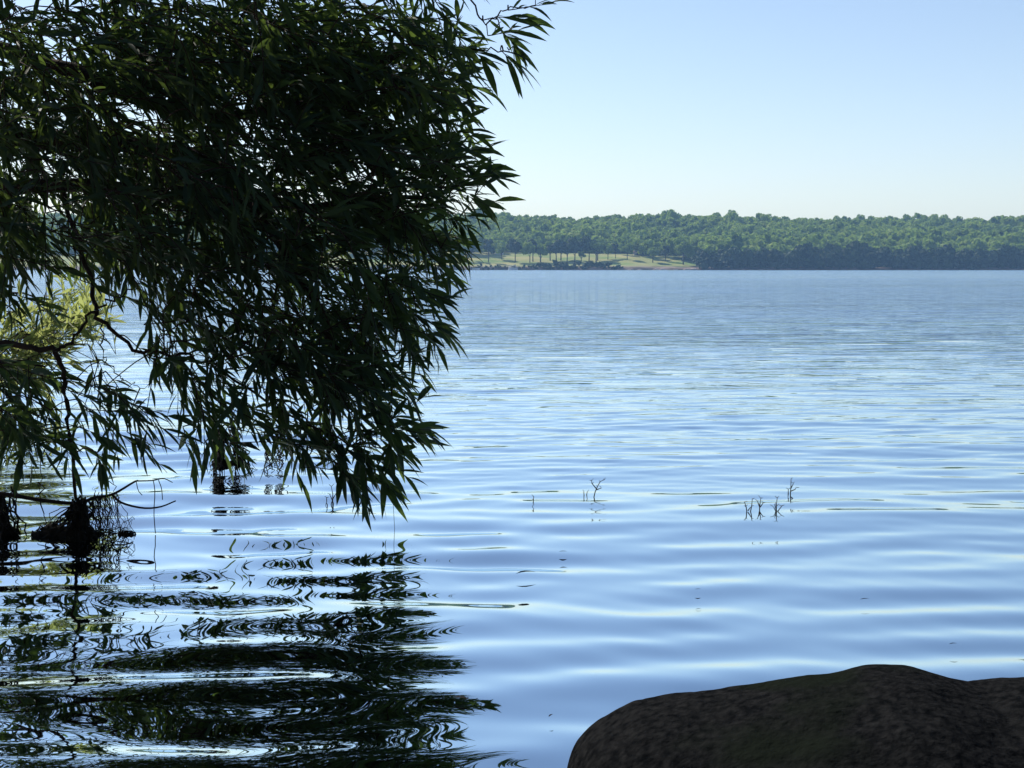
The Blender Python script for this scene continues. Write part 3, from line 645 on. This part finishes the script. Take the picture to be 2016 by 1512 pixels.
mb = MB(); mb.tube(curve([P(-160, 962, 5.5), P(0, 972, 5.45), P(75, 984, 5.45), P(150, 991, 5.44), P(185, 980, 5.44), P(222, 973, 5.45), P(262, 950, 5.46), P(272, 946, 5.46)], 30), np.linspace(.0095, .003, 30), 7); mb.build('stem', M_bark, db)
mb = MB(); mb.tube(curve([P(222, 975, 5.45), P(240, 990, 5.45), P(280, 1000, 5.45), P(315, 998, 5.45), P(346, 986, 5.45)], 14), np.linspace(.005, .0028, 14), 6)
mb.tube(curve([P(268, 947, 5.46), P(300, 946, 5.46), P(322, 942, 5.46), P(340, 950, 5.46)], 10), np.linspace(.0028, .0016, 10), 5)
mb.tube(curve([P(268, 947, 5.46), P(272, 965, 5.46), P(280, 975, 5.46)], 6), .0016, 4); mb.tube(curve([P(302, 946, 5.46), P(305, 970, 5.46), P(303, 1010, 5.46), P(306, 1050, 5.46)], 8), .0017, 4)
mb.tube(curve([P(312, 945, 5.46), P(318, 962, 5.46), P(320, 984, 5.46)], 6), .0016, 4); mb.build('side_twig', M_bark, db)
for (x0, y0, x1, y1, r) in ((110, 850, 25, 900, .002), (90, 880, 70, 980, .002), (75, 950, 90, 1040, .0032), (25, 900, 30, 960, .002), (118, 690, 60, 880, .002), (215, 920, 228, 985, .002)):
    mb = MB(); strand(mb, P(x0, y0, 5.45), P(x1, y1, 5.45), r, .0, .01); mb.build('shoot', M_bark, root)
th = MB(); th.tube([P(774, 992, 5.25), P(777, 1040, 5.25), P(775, 1082, 5.25)], .0008, 4); o = th.build('hanging_thread', M_dead)
tag(o, 'thin thread hanging from the lowest right willow tip to the water', 'thread')

# ------------------------------------------------------------------ dead weed stems standing out of the water
def weed(px, py, hp, label, shape):
    b0 = on_water(px, py); d_ = b0.y; k = d_ / F; mb = MB()
    def pt(x, y): return Vector((b0.x + x * k, b0.y + rng.normal(0, 3) * k, y * k))
    for pl in shape:
        mb.tube([pt(x, y) for x, y in pl], np.linspace(.0026, .0013, len(pl)), 5)
        for (x, y) in pl[1:]:
            for s in (-1, 1):
                if rng.uniform() < .6: mb.tube([pt(x, y), pt(x + s * rng.uniform(2, 5), y + rng.uniform(0, 5))], [.0013, .0009], 4)
    o = mb.build('dead_weed', M_twig); tag(o, label, 'weed', 'dead weed stems in the shallow water')
weed(1168, 978, 34, 'forked dark dead stem, leftmost and thickest of the weeds standing right of the willow', [[(0, -6), (4, 10), (8, 20), (14, 30), (22, 34)], [(6, 16), (-2, 26), (-4, 33)], [(6, 14), (16, 18)]])
weed(1150, 974, 10, 'tiny stub of dead stem just left of the forked one', [[(0, -3), (-1, 8)], [(5, -3), (6, 6)]])
weed(1472, 1010, 28, 'small forked dead stem, leftmost of the right-hand group of three', [[(0, -5), (-3, 12), (-6, 22)], [(4, -5), (8, 14), (9, 28)], [(0, 5), (6, 12)]])
weed(1496, 1006, 26, 'short thick dead stem, middle of the right-hand group of three', [[(0, -5), (0, 12), (1, 26)], [(0, 8), (-5, 20)], [(0, 8), (6, 17)]])
weed(1529, 1010, 30, 'many-twigged dead stem, rightmost of the group of three', [[(0, -6), (0, 14), (1, 30)], [(0, 0), (-8, 14)], [(0, 0), (10, 14)], [(0, 4), (-5, 18)]])
weed(1557, 971, 30, 'upright thin dead stem standing alone behind the group of three', [[(0, -5), (0, 14), (0, 29)], [(0, 3), (8, 8), (11, 12)], [(0, 10), (4, 20)]])
weed(1050, 990, 12, 'single short dark stick poking up left of the forked stem', [[(0, -4), (0, 6), (1, 12)]])
weed(655, 985, 28, 'sparse dead stem standing just left of the lowest willow leaves', [[(0, -5), (0, 12), (-2, 28)], [(0, 2), (8, 16)], [(0, 0), (-6, 12)], [(-12, -4), (-12, 5)]])
weed(1552, 970, 5, 'tiny dead stub left of the lone upright stem', [[(0, -3), (0, 7)]])
# floating leaves and specks
for i, (px, py, s, a, lab) in enumerate(((1015, 1137, .07, .5, 'curled dead leaf floating in open water right of the willow'), (1100, 1093, .03, .1, 'small dead leaf floating below the forked stem'), (1368, 1168, .02, .2, 'tiny leaf speck floating in mid water'), (1868, 1277, .025, .3, 'tiny leaf speck floating above the boulder'),
        (923, 1387, .04, 2.6, 'small dead leaf floating near the bottom beside the reflection'), (1693, 1188, .03, .2, 'small leaf scrap floating at the right'), (1080, 1422, .02, 1.2, 'tiny leaf speck floating left of the boulder'))):
    p = on_water(px, py); Lf = Leaves(); Lf.add((0, 0, .004), (math.cos(a), math.sin(a) * .6, .12), s, s * .14, .1, .1)
    o = link('floating_leaf', Lf.mesh('floating_leaf'), M_dead); o.location = (p.x, p.y, .008); tag(o, lab, 'leaf', 'leaves floating on the lake')

# ------------------------------------------------------------------ boulder
prof = [(1100, 1600), (1118, 1512), (1130, 1480), (1155, 1450), (1180, 1430), (1215, 1408), (1250, 1391), (1300, 1380), (1340, 1374), (1400, 1365), (1480, 1349), (1530, 1337), (1580, 1328), (1640, 1321), (1680, 1310), (1710, 1304), (1780, 1305), (1830, 1320), (1880, 1334), (1915, 1343), (1945, 1336), (1975, 1333), (2016, 1331), (2100, 1338), (2220, 1370), (2330, 1440), (2400, 1600)]
BD = 2.25
prow = [P(x, y, BD) for x, y in prof]; px_ = np.array([v.x for v in prow]); pz_ = np.array([v.z for v in prow])
nu, nv = 330, 200
us = np.linspace(px_[0] + .005, px_[-1] - .005, nu)
ridge = np.interp(us, px_, pz_); ker = np.hanning(9); ker /= ker.sum(); ridge = np.convolve(np.pad(ridge, 4, mode='edge'), ker, 'valid')
V = []
uc = (px_[0] + px_[-1]) / 2; uh = (px_[-1] - px_[0]) / 2
for j in range(nv):
    th = -math.pi * .5 + math.pi * j / (nv - 1) * 1.0       # front (towards camera) to back over the ridge
    for i in range(nu):
        e = max(0.02, 1 - abs((us[i] - uc) / uh) ** 3.2)
        yb = BD - .02 + math.sin(th) * (.62 if th < 0 else .5) * e ** .5
        top = ridge[i]; zz = -.4 + (top + .4) * (max(0, math.cos(th)) ** .62)
        zz -= max(0, yb - BD) * .3
        q = Vector((us[i], yb, zz))
        n1 = noise.noise(q * 3) * .045 + (.5 - abs(noise.noise(q * 7))) * .020 + noise.noise(q * 14) * .012 + noise.noise(q * 35) * .005 + noise.noise(q * 90) * .0015
        f = abs(math.sin(th)) ** .8
        V.append((us[i], yb + n1 * f, zz + n1 * (.15 + .85 * f)))
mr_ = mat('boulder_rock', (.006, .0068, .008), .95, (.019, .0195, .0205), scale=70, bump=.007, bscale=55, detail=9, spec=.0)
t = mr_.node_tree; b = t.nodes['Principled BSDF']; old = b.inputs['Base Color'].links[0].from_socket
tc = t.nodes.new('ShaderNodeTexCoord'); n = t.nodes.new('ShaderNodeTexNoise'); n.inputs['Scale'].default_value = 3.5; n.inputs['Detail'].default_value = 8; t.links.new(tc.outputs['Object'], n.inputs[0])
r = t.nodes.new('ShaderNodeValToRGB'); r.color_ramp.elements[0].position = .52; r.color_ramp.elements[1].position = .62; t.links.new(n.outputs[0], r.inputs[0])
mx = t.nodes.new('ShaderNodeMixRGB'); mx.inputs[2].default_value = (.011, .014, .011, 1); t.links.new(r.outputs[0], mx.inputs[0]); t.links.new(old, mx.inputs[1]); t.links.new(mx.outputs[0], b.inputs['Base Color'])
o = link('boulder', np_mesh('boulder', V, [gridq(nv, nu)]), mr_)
tag(o, 'large dark granite boulder with a humped top in the lower right corner', 'boulder')

# ------------------------------------------------------------------ haze
import bmesh
bm = bmesh.new(); bmesh.ops.create_cube(bm, size=1); me = bpy.data.meshes.new('haze'); bm.to_mesh(me); bm.free()
mh = bpy.data.materials.new('haze'); mh.use_nodes = True; t = mh.node_tree; t.nodes.remove(t.nodes['Principled BSDF'])
pv = t.nodes.new('ShaderNodeVolumePrincipled'); pv.inputs['Color'].default_value = (.38, .64, 1, 1); pv.inputs['Density'].default_value = .00021; pv.inputs['Anisotropy'].default_value = 0
t.links.new(pv.outputs[0], t.nodes['Material Output'].inputs['Volume'])
hz = link('haze', me, mh, smooth=False); hz.scale = (3200, 3000, 90); hz.location = (0, 1000, 38)
tag(hz, kind='stuff', label='thin blue summer haze over the lake', cat='haze')
